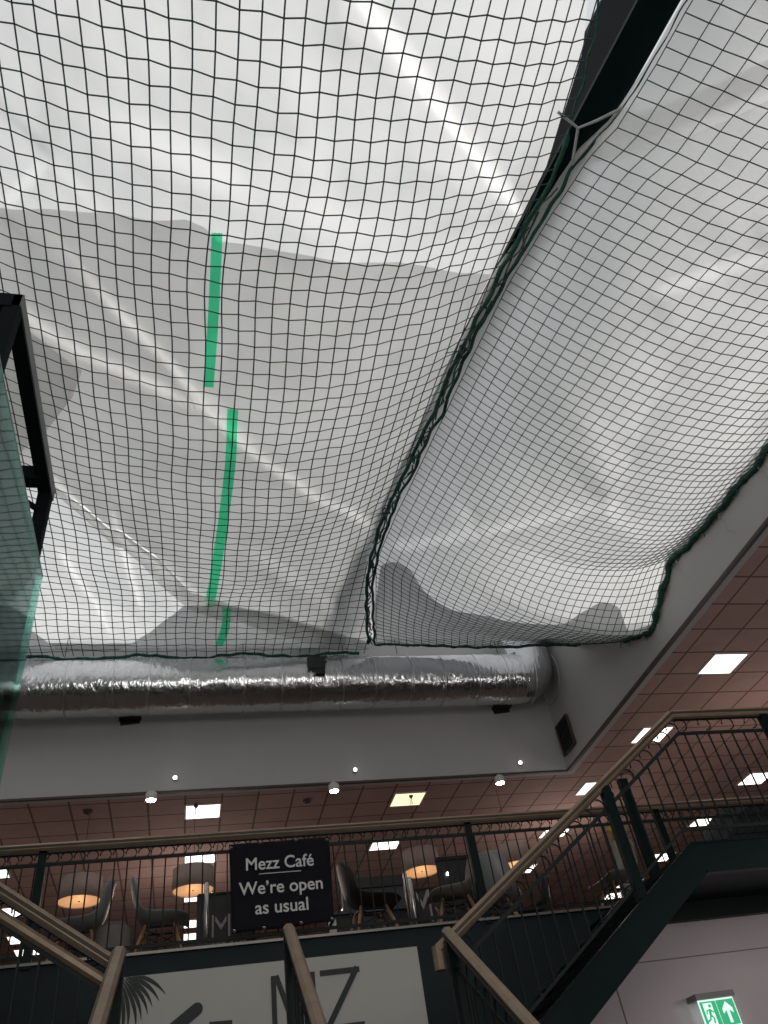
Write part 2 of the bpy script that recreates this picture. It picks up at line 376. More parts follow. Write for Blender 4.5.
# ---- sheeting
def seg_d(p, a, b):   # signed distance and along factor
    ax, ay = a; bx, by = b; dx, dy = bx - ax, by - ay; L2 = dx*dx + dy*dy; L_ = math.sqrt(L2)
    t = ((p[0]-ax)*dx + (p[1]-ay)*dy) / L2
    s = ((p[0]-ax)*(-dy) + (p[1]-ay)*dx) / L_
    return s, t
def on_sheet(px, py, side='L', z=8.5):
    def g(z):
        p = atZ(px, py, z)
        return z - (ZL(min(p.x, XL(p.y)), p.y) + .12 if side == 'L' else ZR(p.x, p.y) + .1)
    z = 6.6; a = g(z)
    while z < 9.4 and a < 0: z += .04; a = g(z)
    lo, hi = z - .04, z
    for _ in range(10):
        m_ = (lo + hi) / 2
        if g(m_) < 0: lo = m_
        else: hi = m_
    z = hi
    return atZ(px, py, z)
def fl(pa, pb, h, w, side='L'):
    a = on_sheet(*pa, side); b = on_sheet(*pb, side); return ((a.x, a.y), (b.x, b.y), h, w)
FS = 1.25
FL = [fl((350, -15), (525, 222), .16, .10), fl((90, 288), (370, 528), .085, .055), fl((12, 318), (205, 412), .10, .06), fl((205, 412), (250, 455), .06, .06), fl((50, 488), (240, 628), .07, .07),
      fl((0, 215), (45, 168), .06, .1), fl((140, 140), (360, 235), .05, .25), fl((205, 330), (210, 520), .03, .2), fl((60, 560), (110, 640), .03, .06), fl((110, 520), (140, 610), .05, .05), fl((260, 560), (360, 640), .05, .12),
      fl((300, 60), (330, 230), .04, .2), fl((60, 100), (230, 190), .04, .2)]
FR = [fl((395, 549), (480, 533), .09, .109, 'R'), fl((480, 533), (600, 508), .14, .105, 'R'), fl((660, 300), (768, 262), .05, .108, 'R'), fl((600, 240), (768, 215), .04, .25, 'R'), fl((520, 420), (768, 330), .04, .25, 'R'), fl((640, 60), (768, 20), .05, .2, 'R'), fl((540, 330), (620, 480), .04, .25, 'R'), fl((470, 430), (560, 400), .04, .15, 'R')]
def folds(x, y, LST):
    z = 0
    for a, b, h, w in LST:
        s, t = seg_d((x, y), a, b)
        if -.15 < t < 1.15 and abs(s) < 1.6:
            end = smooth((t + .15) / .2) * smooth((1.15 - t) / .2)
            z -= h * FS * end * ((smooth((s + w) / (2 * w))) - .5) * math.exp(-abs(s) / .45) * 1.6
    z += .10 * noise.noise(Vector((x * .35, y * .35, 1))) + .05 * noise.noise(Vector((x * 1.1 + y * .6, y * .5, 5))) + .016 * noise.noise(Vector((x * 3 + y * 2, y * 1.2 - x, 9)))
    z += .10 * (.25 - abs(noise.noise(Vector((x * .55 + y * .25, y * .45 - x * .3, 21))))) * FS - .035 * abs(noise.noise(Vector((x * 1.6 - y * .5, y * 1.3 + x * .7, 33))))
    return z
def painted_highlight(o, LST, k=.42, kd=0):
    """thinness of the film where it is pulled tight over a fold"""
    a_ = o.data.attributes.new('painted_highlight', 'FLOAT', 'POINT')
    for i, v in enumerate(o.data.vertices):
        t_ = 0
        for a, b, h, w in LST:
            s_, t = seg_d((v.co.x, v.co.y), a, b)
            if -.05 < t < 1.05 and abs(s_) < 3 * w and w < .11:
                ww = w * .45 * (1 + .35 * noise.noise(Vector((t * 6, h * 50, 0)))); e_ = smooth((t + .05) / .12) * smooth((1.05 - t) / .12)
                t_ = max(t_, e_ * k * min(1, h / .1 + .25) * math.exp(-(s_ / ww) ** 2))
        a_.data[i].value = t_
def ZLs(x, y, off): return ZL(x, y) + off + max(-.05, folds(x, y, FL) + .06) * (1 - smooth((y - 10) / 1.2) * .6) * smooth((XL(y) - x) / .4 + .1)
def ZRs(x, y, off):
    return ZR(x, y) + off + max(-.02, folds(x, y, FR) + .05) * smooth((x - XR(y)) / .4 + .1) * smooth((XW - x) / .3)
# left bay: upper sheet across the whole bay
ysl = [-3.95 + i * .12 for i in range(36)] + [.37 + i * .042 for i in range(int((YE - .37) / .042) + 1)]
rows = []
for y in ysl:
    xl = XL(y) - .01; xr_e = xl + .09 * smooth((y - 2.7) / .8)
    gx = [lerp(-7.98, -3.2, i / 20) for i in range(20)] + [lerp(-3.2, xr_e, i / 170) for i in range(171)]
    rows.append([(x, y, ZLs(x, y, .20)) for x in gx])
for t in (.35, .7, 1.0):  # unseen return up to the bulkhead, added to keep out sky light
    rows.append([(p[0], lerp(YE, YFA - .02, t), lerp(p[2], 9.6, t)) for p in rows[len(ysl) - 1]])
sl = MB().grid(rows).build('roof_sheet', M['sheet'], None, True)
tag(sl, 'bright white plastic sheeting spanning the left roof bay above the net', 'sheeting', 'white sheeting under the skylight')

def patch(name, near, far, off, m, z=8.6, nu=110, nv=80, parent=None, smooth_fn=None):
    def res(poly, n):
        P = [on_sheet(*q) for q in poly]; d = [0]
        for a, b in zip(P, P[1:]): d.append(d[-1] + (b - a).length)
        out = []
        for i in range(n + 1):
            s = d[-1] * i / n
            for k in range(len(d) - 1):
                if s <= d[k + 1] + 1e-9:
                    out.append(P[k].lerp(P[k + 1], (s - d[k]) / max(1e-9, d[k + 1] - d[k]))); break
        return out
    A = res(near, nu); B = res(far, nu); rows = []
    for j in range(nv + 1):
        r = []
        for i in range(nu + 1):
            p = A[i].lerp(B[i], j / nv); x = min(p.x, XL(p.y) - .015); y = min(p.y, YE - .02); e = min(j, nv - j) / nv
            r.append((x, y, ZLs(x, y, off) - (.0 if e > .03 else .012 * (1 - e / .03))))
        rows.append(r)
    return MB().grid(rows).build(name, m, parent, True)
near = [(-90, 225), (0, 214), (50, 213), (110, 216), (150, 222), (185, 222), (205, 232), (218, 245), (300, 254), (400, 268), (495, 277)]
far = [(-60, 470), (0, 478), (50, 490), (100, 525), (150, 560), (190, 596), (235, 612), (290, 625), (340, 640), (368, 650)]
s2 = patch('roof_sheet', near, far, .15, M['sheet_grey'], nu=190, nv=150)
painted_highlight(s2, FL[1:5] + FL[8:10] + FL[10:11])
painted_highlight(sl, FL[:1] + FL[4:6] + FL[8:10])
tag(s2, 'grey shaded white sheeting with green strips, overlapping the brighter sheet behind it', 'sheeting', 'white sheeting under the skylight')
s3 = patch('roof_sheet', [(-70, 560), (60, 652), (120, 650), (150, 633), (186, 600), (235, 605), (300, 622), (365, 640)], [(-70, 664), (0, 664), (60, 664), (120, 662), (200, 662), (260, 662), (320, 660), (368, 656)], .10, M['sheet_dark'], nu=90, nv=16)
tag(s3, 'grey sheeting edge along the foot of the left bay above the foil duct', 'sheeting', 'white sheeting under the skylight')
s4 = patch('roof_sheet', [(-80, 318), (12, 320), (50, 342), (83, 366)], [(-80, 470), (8, 462), (45, 432), (74, 392)], .10, M['sheet_grey'], nu=40, nv=30)
tag(s4, 'small darker curved flap of sheeting behind the steel lift frame', 'sheeting', 'white sheeting under the skylight')
s5 = patch('roof_sheet', [(51, 488), (100, 522), (150, 556), (190, 590), (235, 604), (290, 616), (345, 632)], [(52, 491), (98, 529), (146, 567), (188, 603), (233, 620), (290, 636), (345, 648)], .07, M['sheet_grey'], nu=60, nv=8)
tag(s5, 'narrow dark fold of sheeting crossing under the lower green strip', 'sheeting', 'white sheeting under the skylight')
def strip(p0, w0, p1, w1, off, mid=None):
    rows = []
    for j in range(41):
        t = j / 40; px = lerp(p0[0], p1[0], t) + (mid or 0) * math.sin(t * PI); py = lerp(p0[1], p1[1], t); w = lerp(w0, w1, t); r = []
        for i in range(7):
            q = on_sheet(px + w * (i / 6 - .5), py); q.x = min(q.x, XL(q.y) - .02); y = min(q.y, YE)
            ripple = .012 * abs(math.sin(i * 1.6 + t * 5))
            r.append((q.x, y, ZLs(q.x, y, off) - .005 - ripple * 1.4))
        rows.append(r)
    return rows
for a_ in (((217, 236), 11, (208, 398), 11, .143, 1), ((233, 418), 11, (210, 604), 10, .143, 4), ((227, 606), 9, (219, 645), 8, .093, 2)):
    MB().grid(strip(a_[0], a_[1], a_[2], a_[3], a_[4], a_[5])).build('green_strip', M['strip'], s2 if a_[4] > .06 else s3, True)
# right bay
ET = []
for q_ in ((596, 162), (620, 157), (650, 148), (690, 133), (730, 114), (768, 95), (830, 60)):
    p_ = on_sheet(*q_, 'R'); ET.append(((p_.x - XR(p_.y)) / (XW - XR(p_.y)), p_.y))
ET.sort()
def edge_y(q): return interp(ET, q)
rows = []
NJ = 210
for j in range(NJ + 1):
    r = []
    for i in range(141):
        q = i / 140; fy = interp([(k / 30, FY[k]) for k in range(31)], q)
        ys0 = edge_y(q) - interp([(0, .5), (.8, .2)], q)
        y = lerp(ys0, fy, j / NJ); x = lerp(XR(y) + lerp(.015, -.07, smooth((y - 2.9) / 1.2)), XW - .02, q)
        r.append((x, y, ZRs(x, y, .13)))
    rows.append(r)
for t in (.3, .65, 1.0):  # hidden return to the wall, added against sky light leaking in
    rows.append([(p[0], lerp(p[1], YFA - .02, t), lerp(p[2], 9.6, t ** .6)) for p in rows[NJ]])
sr = MB().grid(rows).build('roof_sheet', M['sheet'], None, True)
painted_highlight(sr, FR[:3], .5)
tag(sr, 'large white sheet bulging down in the right roof bay against the bulkhead', 'sheeting', 'white sheeting under the skylight')
rows = []
for j in range(91):
    r = []
    for i in range(91):
        y = lerp(-3.95, edge_y(i / 90), j / 90); x = lerp(XR(y) + .02, XW - .02, i / 90); r.append((x, y, ZRs(x, y, .07) - (.015 if j > 88 else 0)))
    rows.append(r)
sr2 = MB().grid(rows).build('roof_sheet', M['sheet'], None, True)
a_ = sr2.data.attributes.new('painted_highlight', 'FLOAT', 'POINT')
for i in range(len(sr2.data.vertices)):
    j, c_ = divmod(i, 91); a_.data[i].value = .5 * smooth((j - 87) / 2) * smooth((c_ - 5) / 20)  # bright rim painted into the transmission along the sheet's edge
tag(sr2, 'white sheet at top right whose bright edge overlaps the bulging sheet', 'sheeting', 'white sheeting under the skylight')
# darker gathered double layer at the foot of the right bay
rows = []
for j in range(15):
    r = []
    for i in range(81):
        q = i / 80; fy = interp([(k / 30, FY[k]) for k in range(31)], q)
        d = (2.0 + 1.2 * noise.noise(Vector((q * 5, 0, 3)))) * (1 if q > .02 else .5)
        y = lerp(fy - d, fy - .01, j / 14); x = lerp(XR(y) + .015, XW - .03, q)
        r.append((x, y, ZRs(x, y, .035) + .012 * math.sin(j * 1.1 + q * 14)))
    rows.append(r)
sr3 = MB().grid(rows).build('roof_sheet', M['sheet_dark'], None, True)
tag(sr3, 'crumpled dark lower hem of sheeting at the foot of the right net', 'sheeting', 'white sheeting under the skylight')

# ================================================================== FOIL DUCT
dY, dZ, dR = 11.22, 8.28, .437
duct = empty('ventilation_duct', (1, dY, dZ), 'long silver foil-wrapped round duct along the front bulkhead', 'duct')
def ring(c, ax_u, ax_v, r, n=48, seed=0):
    out = []
    for k in range(n):
        a_ = 2 * PI * k / n; d = ax_u * math.cos(a_) + ax_v * math.sin(a_)
        rr = r + .010 * noise.noise(Vector((c.x * 3 + seed, math.cos(a_) * 2.2, math.sin(a_) * 2.2))) + .006 * noise.noise(Vector((c.x * 14, math.cos(a_) * 5, math.sin(a_) * 5)))
        out.append(c + d * rr)
    return out
def tube_rings(path, r):
    vs = []; n = 48
    for c, tdir in path:
        u = Vector((0, 1, 0)); v = tdir.cross(u).normalized(); u = v.cross(tdir).normalized(); vs.append(ring(c, u, v, r))
    mb = MB(); k = len(vs)
    return mb.add([p for r_ in vs for p in r_], [(i*n+j, i*n+(j+1) % n, (i+1)*n+(j+1) % n, (i+1)*n+j) for i in range(k-1) for j in range(n)])
path = [(Vector((-7.9 + i * .05, dY, dZ)), Vector((1, 0, 0))) for i in range(270)]
xe = path[-1][0].x; tube_rings(path, dR).build('pipe', M['foil'], duct, True)
el = [(Vector((xe + .30 * math.sin(a_), dY, dZ + .30 * (1 - math.cos(a_)))), Vector((math.cos(a_), 0, math.sin(a_)))) for a_ in [k * PI / 24 for k in range(13)]]
el += [(el[-1][0] + Vector((0, 0, .1 * k)), Vector((0, 0, 1))) for k in range(1, 9)]
tube_rings(el, dR * .99).build('elbow', M['foil'], duct, True)
for k, px in enumerate((20, 68, 115, 150, 190, 243, 280, 308, 340, 372, 408, 440, 474, 503, 530, 552)):
    c = atY(px, 690, dY); c = Vector((c.x, dY, dZ)); mb = MB(); n = 40
    for w0, w1 in ((-.012, .012),):
        r0 = [c + Vector((w0, (dR + .006) * math.cos(2*PI*j/n), (dR + .006) * math.sin(2*PI*j/n))) for j in range(n)]
        r1 = [p + Vector((w1 - w0, 0, 0)) for p in r0]
        mb.add(r0 + r1, [(j, (j + 1) % n, n + (j + 1) % n, n + j) for j in range(n)])
    mb.build('tape_band', M['foil2'], duct, True)
for px in (62, 243, 345, 400, 503):
    x = atY(px, 690, dY).x; MB().tube([(x, dY - .2, dZ + .42), (x, dY - .12, 9.6)], .006, 5).build('hanger_wire', M['wire'], duct)
for px, py in ((130, 722), (502, 711)):
    p = atY(px, py, YFA - .04); o = empty('duct_bracket', (p.x, YFA, p.z), 'dark wall bracket under the foil duct, ' + ('left one' if px < 300 else 'right one near the corner'), 'bracket', 'duct brackets')
    MB().bar((p.x - .17, YFA - .10, p.z + .06), (p.x + .17, YFA - .10, p.z + .06), .2, .03).build('shelf', M['vent'], o); MB().bar((p.x - .15, YFA - .015, p.z), (p.x + .15, YFA - .015, p.z + .03), .03, .08).build('back_plate', M['vent'], o)
p = atY(316, 663, 10.74)
o = empty('beam_bracket', p, 'black square steel bracket hanging from the beam end above the duct', 'bracket')
MB().box((p.x - .14, p.y - .05, p.z - .12), (p.x + .14, p.y + .05, p.z + .10)).build('plate', M['vent'], o)
MB().box((p.x - .02, p.y - .04, p.z - .22), (p.x + .13, p.y + .06, p.z - .1)).build('lug', M['vent'], o)
MB().bar((p.x + .1, p.y, p.z + .05), (p.x + .18, p.y + .05, p.z + .15), .05, .05).build('hanger', M['vent'], o)
# vent on the right bulkhead
vp = [atX(*q, XW - .01) for q in ((556, 728), (567, 720), (575, 745), (564, 763))]
y0, y1 = 11.2, 11.68; z0, z1 = 7.02, 7.55
o = empty('wall_vent', (XW, 11.45, 7.28), 'dark square vent grille low on the right bulkhead near the corner', 'vent')
MB().box((XW - .03, y0, z0), (XW - .002, y1, z1)).build('grille_back', M['vent'], o)
fr_ = MB()
for a_, b_ in (((y0, z0), (y1, z0)), ((y0, z1), (y1, z1)), ((y0, z0), (y0, z1)), ((y1, z0), (y1, z1))): fr_.bar((XW - .035, *a_), (XW - .035, *b_), .03, .03)
fr_.build('frame', M['skirt'], o)
sl_ = MB()
for k in range(9): zz = z0 + .05 + k * .053; sl_.bar((XW - .035, y0, zz), (XW - .035, y1, zz), .012, .02)
sl_.build('louvre', M['iron'], o)

# ================================================================== LIGHTS IN THE CEILING
def panel(x, y, label, m='lamp', w=.275, d=.265):
    o = empty('ceiling_light', (x, y, ZC), label, 'ceiling light', 'square recessed ceiling lights')
    MB().box((x - w, y - d, ZC - .012), (x + w, y + d, ZC - .004)).build('diffuser', M[m], o)
    f = MB()
    for a_, b_ in (((x-w, y-d), (x+w, y-d)), ((x-w, y+d), (x+w, y+d)), ((x-w, y-d), (x-w, y+d)), ((x+w, y-d), (x+w, y+d))): f.bar((*a_, ZC - .008), (*b_, ZC - .008), .025, .016)
    f.build('frame', M['frame'], o); return o
rowsn = {8.43: 'nearest row', 10.57: 'row level with the vent', 12.58: 'row just behind bulkhead', 14.62: 'second row behind bulkhead', 16.72: 'third row back', 18.45: 'fourth row back', 19.4: 'last row far back'}
xs = [(-6.7, 'far left'), (-3.28, 'at the left frame edge'), (.18, 'above banner pendant'), (3.6, 'above steel posts'), (7.12, 'right of bulkhead corner'), (10.45, 'far right above stair rail')]
for y, rn in rowsn.items():
    for x, xn in xs:
        if y < 12 and x < 7: continue
        if y in (12.58,) and x == -6.7: continue
        if y == 12.58 and x == -3.28: continue
        if x < -6: continue
        warm = (abs(y - 12.58) < .1 and abs(x - 3.6) < .1)
        x_ = x + ({8.43: .31, 10.57: .2}.get(y, 0) if x < 8 else .1)
        panel(x_ if x > 6 else x, y, ('warm yellowish' if warm else 'white') + ' square ceiling light, ' + rn + ', ' + xn, 'lampw' if warm else 'lamp')
def lamp_pt(loc, e, size=.25, col=(1, .9, .8)):
    l = bpy.data.lights.new('point', 'POINT'); l.energy = e; l.shadow_soft_size = size; l.color = col; o = bpy.data.objects.new('fill_point', l); COL.objects.link(o); o.location = loc; return o
for i, (px, py) in enumerate(((151, 799), (334, 790), (500, 782))):
    p = atZ(px, py, ZC - .12); o = empty('downlight', (p.x, p.y, ZC), ['left', 'middle', 'right'][i] + ' brilliant white spotlight at the ceiling edge', 'spotlight', 'bright ceiling spotlights')
    MB().lathe((p.x, p.y, ZC - .14), [(.075, 0), (.085, .02), (.085, .1), (.04, .14)], 20, False, True).build('housing', M['frame'], o, True)
    MB().lathe((p.x, p.y, ZC - .15), [(.02, -.012), (.055, 0), (.07, .02)], 20).build('lens', M['spot'], o, True)
for i, (px, py) in enumerate(((175, 778), (355, 770), (520, 763))):  # each bright spot is a small box with a glowing front
    p = atY(px, py, YFA - .04); o = empty('wall_spot', (p.x, YFA, p.z), ['left', 'middle', 'right'][i] + ' tiny bright spot on the bulkhead above the bright spotlights', 'spotlight', 'tiny bright spots on the bulkhead')
    MB().box((p.x - .03, YFA - .05, p.z - .03), (p.x + .03, YFA, p.z + .03)).build('housing', M['frame'], o)
    MB().lathe((p.x, YFA - .06, p.z - .025), [(.01, 0), (.03, .015), (.03, .035), (.01, .05)], 12).build('lens', M['spot2'], o, True)
for i, (px, py) in enumerate(((88, 812), (307, 801), (196, 806), (411, 796))):
    p = atZ(px, py, ZC - .02); o = empty('smoke_detector' if i < 2 else 'sprinkler_head', (p.x, p.y, ZC), ['left small brown detector on the ceiling tiles', 'middle small brown detector on the ceiling tiles', 'small fitting by the light above the banner pendant', 'small fitting by the warm ceiling light'][i], 'detector' if i < 2 else 'sprinkler')
    r = .07 if i < 2 else .035
    MB().lathe((p.x, p.y, ZC - .045), [(r * .6, 0), (r, .015), (r, .045)], 18).build('body', M['skirt'], o, True); MB().lathe((p.x, p.y, ZC - .06), [(.012, 0), (.02, .016)], 10).build('sensor', M['vent'], o)
    if i >= 2: MB().tube([(p.x, p.y, ZC - .06), (p.x, p.y, ZC - .16)], .006, 6).build('stem', M['vent'], o)

# ================================================================== BALUSTRADES
def scroll(c, r, along, flip=1):
    pts = []
    for k in range(13):
        a_ = -PI * .5 + k / 12 * PI * 1.55; pts.append(Vector(c) + along * (flip * r * math.cos(a_)) + Vector((0, 0, 1)) * (r * math.sin(a_)))
    return MB().tube(pts, .0065, 5)
def handrail(mb, p, q, w=.085, h=.075): return mb.bar(p, q, w, h, bev=.02)
# --- balcony railing
RZ = 4.64
br = empty('balcony_railing', (2, 8, FZ), 'long balcony railing with brass handrail and dark vertical bars along the mezzanine edge', 'railing')
handrail(MB(), (-7.9, 8, RZ), (13.9, 8, RZ)).build('handrail', M['brass'], br)
MB().bar((-7.9, 7.956, RZ + .002), (13.9, 7.956, RZ + .002), .004, .02).bar((-7.9, 8, RZ - .047), (13.9, 8, RZ - .047), .05, .022).build('groove', M['groove'], br)  # side groove, plus a strip that paints shade under the rail
MB().bar((-7.9, 8, RZ - .16), (13.9, 8, RZ - .16), .012, .03).build('upper_rail', M['iron'], br)
MB().bar((-7.9, 8, 3.70), (13.9, 8, 3.70), .012, .03).build('lower_rail', M['iron'], br)
for x in (-5.63, -1.36, 2.9, 5.19, 9.4): MB().bar((x, 8, 3.6), (x, 8, RZ - .03), .075, .05).build('post', M['steel'], br)
bars0 = None
k0 = 0
x = -3.3; nb = 0
while x < 8.2 and nb < 98:
    if bars0 is None:
        bars0 = MB().tube([(x, 8, 3.70), (x, 8, RZ - .16)], .0075, 5).build('baluster', M['iron'], br, origin=(x, 8, 3.7))
        sc0 = scroll((x, 8, RZ - .105), .05, Vector((1, 0, 0))).build('scroll', M['iron'], br, origin=(x, 8, RZ - .105))
    else:
        c = bars0.copy(); c.location = Vector((x, 8, 3.7)) - br.location; COL.objects.link(c)
        c = sc0.copy(); c.location = Vector((x + .03, 8, RZ - .105)) - br.location; COL.objects.link(c)
    x += .118; nb += 1

# --- staircase
SY0, SY1 = 5.85, 7.25
LZ = 2.03                                    # half landing
slope = .652
st = empty('staircase', (.66, 6.5, 0), 'dark green steel staircase with a middle flight, half landing and upper flights', 'staircase')
MB().box((-.55, SY0, LZ - .12), (1.87, 7.98, LZ)).build('half_landing', M['steel'], st)
def zt(x): return 3.503 - slope * (3.985 - x)   # top of the right stringer
for Y in (SY0, SY1):
    pl = [(1.75, zt(1.75)), (3.985, 3.503), (9.2, 3.503), (9.2, 3.262), (4.03, 3.262), (1.75, zt(1.75) - .29)]
    MB().prism(pl, 1, Y - .03, Y + .03).build('stringer', M['steel'], st)
# lip along the top of the near stringer
MB().bar((1.75, SY0 - .035, zt(1.75) - .006), (3.985, SY0 - .035, 3.497), .02, .014).bar((3.985, SY0 - .035, 3.497), (9.2, SY0 - .035, 3.497), .02, .014).bar((4.03, SY0 - .035, 3.27), (9.2, SY0 - .035, 3.27), .02, .014).build('stringer_lip', M['steel'], st)
n_ = 9; rise = (3.47 - LZ) / n_
for k in range(n_ - 1):
    z = LZ + rise * (k + 1); xx = 3.95 - (3.47 - z) / slope
    MB().box((xx - .02, SY0 + .03, z - .04), (xx + .28, SY1 - .03, z)).build('tread', M['black'], st)
MB().box((3.95, SY0 + .03, 3.42), (9.2, 7.98, 3.47)).build('upper_landing', M['steel'], st)
# left flight
def ztl(x): return zt(1.32 - x)
for Y in (SY0, SY1): MB().prism([(-.43, ztl(-.43)), (-2.665, 3.503), (-3.6, 3.503), (-3.6, 3.262), (-2.71, 3.262), (-.43, ztl(-.43) - .29)], 1, Y - .03, Y + .03).build('stringer', M['steel'], st)
for k in range(n_ - 1):
    z = LZ + rise * (k + 1); xx = -2.63 + (3.47 - z) / slope
    MB().box((xx - .28, SY0 + .03, z - .04), (xx + .02, SY1 - .03, z)).build('tread', M['black'], st)
# middle flight
for X in (-.5, 1.82): MB().prism([(SY0, LZ), (2.6, LZ - 3.25 * .625), (2.6, LZ - 3.25 * .625 - .05), (2.75, 0), (3.05, 0), (SY0, LZ - .3)], 0, X - .03, X + .03).build('stringer', M['steel'], st)
for k in range(11):
    z = LZ - .17 * (k + 1); yy = SY0 - .27 * (k + 1)
    MB().box((-.47, yy, z - .04), (1.79, yy + .3, z)).build('tread', M['black'], st)

def flight_rail(name, label, P, Q, ext=None, hook=None, posts=(), sub=.19, low=.815, n=20, hw=.078, endz=None):
    """P low end, Q high end of the handrail."""
    P = Vector(P); Q = Vector(Q); o = empty(name, (P.x, P.y, P.z - 1.0), label, 'railing', 'stair railings')
    d = Q - P; along = Vector((d.x, d.y, 0)).normalized()
    h = MB(); handrail(h, P, Q, hw)
    if ext: handrail(h, Q, ext, hw)
    h.build('handrail', M['brass'], o)
    dn = Vector((0, 0, -sub)); lowv = Vector((0, 0, -(low or .84)))
    gr = MB(); sidev = along.cross(Vector((0, 0, 1)))
    for sg in (-1, 1):
        off = sidev * (sg * (hw / 2 + .001)) + Vector((0, 0, .002)); gr.bar(P + off, Q + off, .004, .022)
        if ext: gr.bar(Q + off, Vector(ext) + off, .004, .022)
    gr.bar(P - Vector((0, 0, .045)), Q - Vector((0, 0, .045)), hw * .6, .02)  # dark strip standing in for shade on the handrail's underside
    if ext: gr.bar(Q - Vector((0, 0, .045)), Vector(ext) - Vector((0, 0, .045)), hw * .6, .02)
    gr.build('groove', M['groove'], o)
    s = MB(); s.bar(P + dn, Q + dn, .012, .03)
    if ext: s.bar(Q + dn, Vector(ext) + dn, .012, .03)
    s.build('upper_rail', M['iron'], o)
    s = MB()
    def foot(p):
        q = p + lowv
        if ext: q.z = min(q.z, 3.62)
        return q
    if ext:
        tk = (3.62 - (P + lowv).z) / d.z; K = P + lowv + d * tk
        s.bar(P + lowv, K, .014, .02); s.bar(K, foot(Vector(ext)), .012, .03)
    else: s.bar(P + lowv, Q + lowv, .014, .035)
    s.build('lower_rail', M['iron'], o)
    for k in range(n):
        p = P.lerp(Q, (k + .5) / n); MB().tube([foot(p), p + dn], .0085, 5).build('baluster', M['iron'], o)
        scroll(p + dn * .55 + along * .02, .06, along).build('scroll', M['iron'], o)
    if ext:
        E_ = Vector(ext); m_ = int((E_ - Q).length / .125)
        for k in range(m_):
            p = Q.lerp(E_, (k + .5) / m_); MB().tube([foot(p), p + dn], .0085, 5).build('baluster', M['iron'], o)
            if k % 2 == 0: scroll(p + dn * .55, .06, along).build('scroll', M['iron'], o)
    for (f_, L_) in posts:
        p = P.lerp(Q, f_); MB().bar(p + Vector((0, 0, -.03)), p - Vector((0, 0, L_)), .085, .06).build('newel_post', M['steel'], o)
    return o
P = (1.84, SY0, 3.008); Q = (4.322, SY0, 4.663)
rr = flight_rail('stair_railing', 'brass-topped railing of the right flight, rising to the right and levelling off', P, Q, (9.2, SY0, 4.663), posts=((.63, .93),), n=20)
hk = MB(); handrail(hk, (1.84, SY0, 3.008), (1.715, SY0, 2.93), .08, .07); handrail(hk, (1.715, SY0, 2.95), (1.715, SY0, 2.80), .08, .07); hk.build('rail_return', M['brass'], rr)
xr_ = 5.30
MB().bar((xr_, SY0, 4.63), (xr_, SY0, 3.5), .085, .06).build('newel_post', M['steel'], rr)
lr = flight_rail('stair_railing', 'brass-topped railing of the left flight, rising to the left frame edge', (-.47, SY0, 3.058), (-2.9, SY0, 4.663), (-3.6, SY0, 4.663), n=19)
h2 = MB(); handrail(h2, (-.50, SY0, 2.945), (-2.9, SY0, 4.50), .07, .065); h2.build('second_handrail', M['brass'], lr)
MB().bar((-.50, SY0, 2.95), (-.50, SY0, 2.78), .06, .05).build('rail_return', M['brass'], lr)
# post with a short brass return at the far side of the right flight
p = atY(632, 768, 7.05)
o = empty('newel_post', (4.36, 7.05, 3.5), 'dark green post right of the paired stair post, brass rail end at its top', 'post')
MB().bar((4.33, 7.05, 3.4), (4.33, 7.05, 4.58), .09, .07).build('shaft', M['steel'], o)
h = MB(); handrail(h, (4.22, 7.05, 4.64), (4.47, 7.05, 4.70), .07, .065); handrail(h, (4.46, 7.05, 4.71), (4.50, 7.05, 4.60), .07, .06); h.build('brass_end', M['brass'], o)
for x, z, lab, w in ((-.43, 3.10, 'left brass-topped railing of the middle flight, coming down from the half landing', .085), (.672, 3.14, 'centre brass-topped railing of the middle flight, crossing in front of the logo', .075), (1.79, 3.02, 'right brass-topped railing of the middle flight, meeting the right flight', .08)):
    Pm = (x, 2.7, z - (5.8 - 2.7) * (.57 if x < 0 else .68 if x < 1 else .65))
    o = flight_rail('stair_railing', lab, Pm, (x, 5.8, z), n=22, hw=w, posts=((.985, 1.0), (.5, 1.0)))

# ================================================================== LOGO PANEL ON THE BALCONY WALL
lp = empty('logo_panel', (.8, 8, 2.7), 'large off-white panel with a dark thin-lined MZ logo on the balcony wall', 'sign')
lb = MB().box((-.59, 7.985, 1.9), (2.14, 8.0, 3.463)).build('board', M['panel'], lp)
def stroke(pts, w, y=7.980): 
    mb = MB()
    for a_, b_ in zip(pts, pts[1:]): mb.bar((a_[0], y, a_[1]), (b_[0], y, b_[1]), w, .006, up=(0, 1, 0))
    return mb
def W(px, py, Y=7.98): p = atY(px, py, Y); return (p.x, p.z)
zt_, zb_ = 3.345, 2.88
mm = stroke([(.765, zb_), (.765, zt_)], .045); mm.add(*(lambda m_: (m_.v, m_.f))(stroke([(.79, zt_), (.955, zb_)], .045, 7.9795))); mm.add(*(lambda m_: (m_.v, m_.f))(stroke([(.955, zb_), (1.10, zt_)], .045, 7.979))); mm.add(*(lambda m_: (m_.v, m_.f))(stroke([(1.12, zt_), (1.12, zb_)], .045, 7.9785)))
mm.build('letter', M['logo'], lb)
zz_ = stroke([(1.19, zt_ - .02), (1.56, zt_ - .02)], .045); zz_.add(*(lambda m_: (m_.v, m_.f))(stroke([(1.54, zt_), (1.22, zb_)], .05, 7.9795))); zz_.add(*(lambda m_: (m_.v, m_.f))(stroke([(1.19, zb_ + .01), (1.56, zb_ + .01)], .045, 7.979)))
zz_.build('letter', M['logo'], lb)
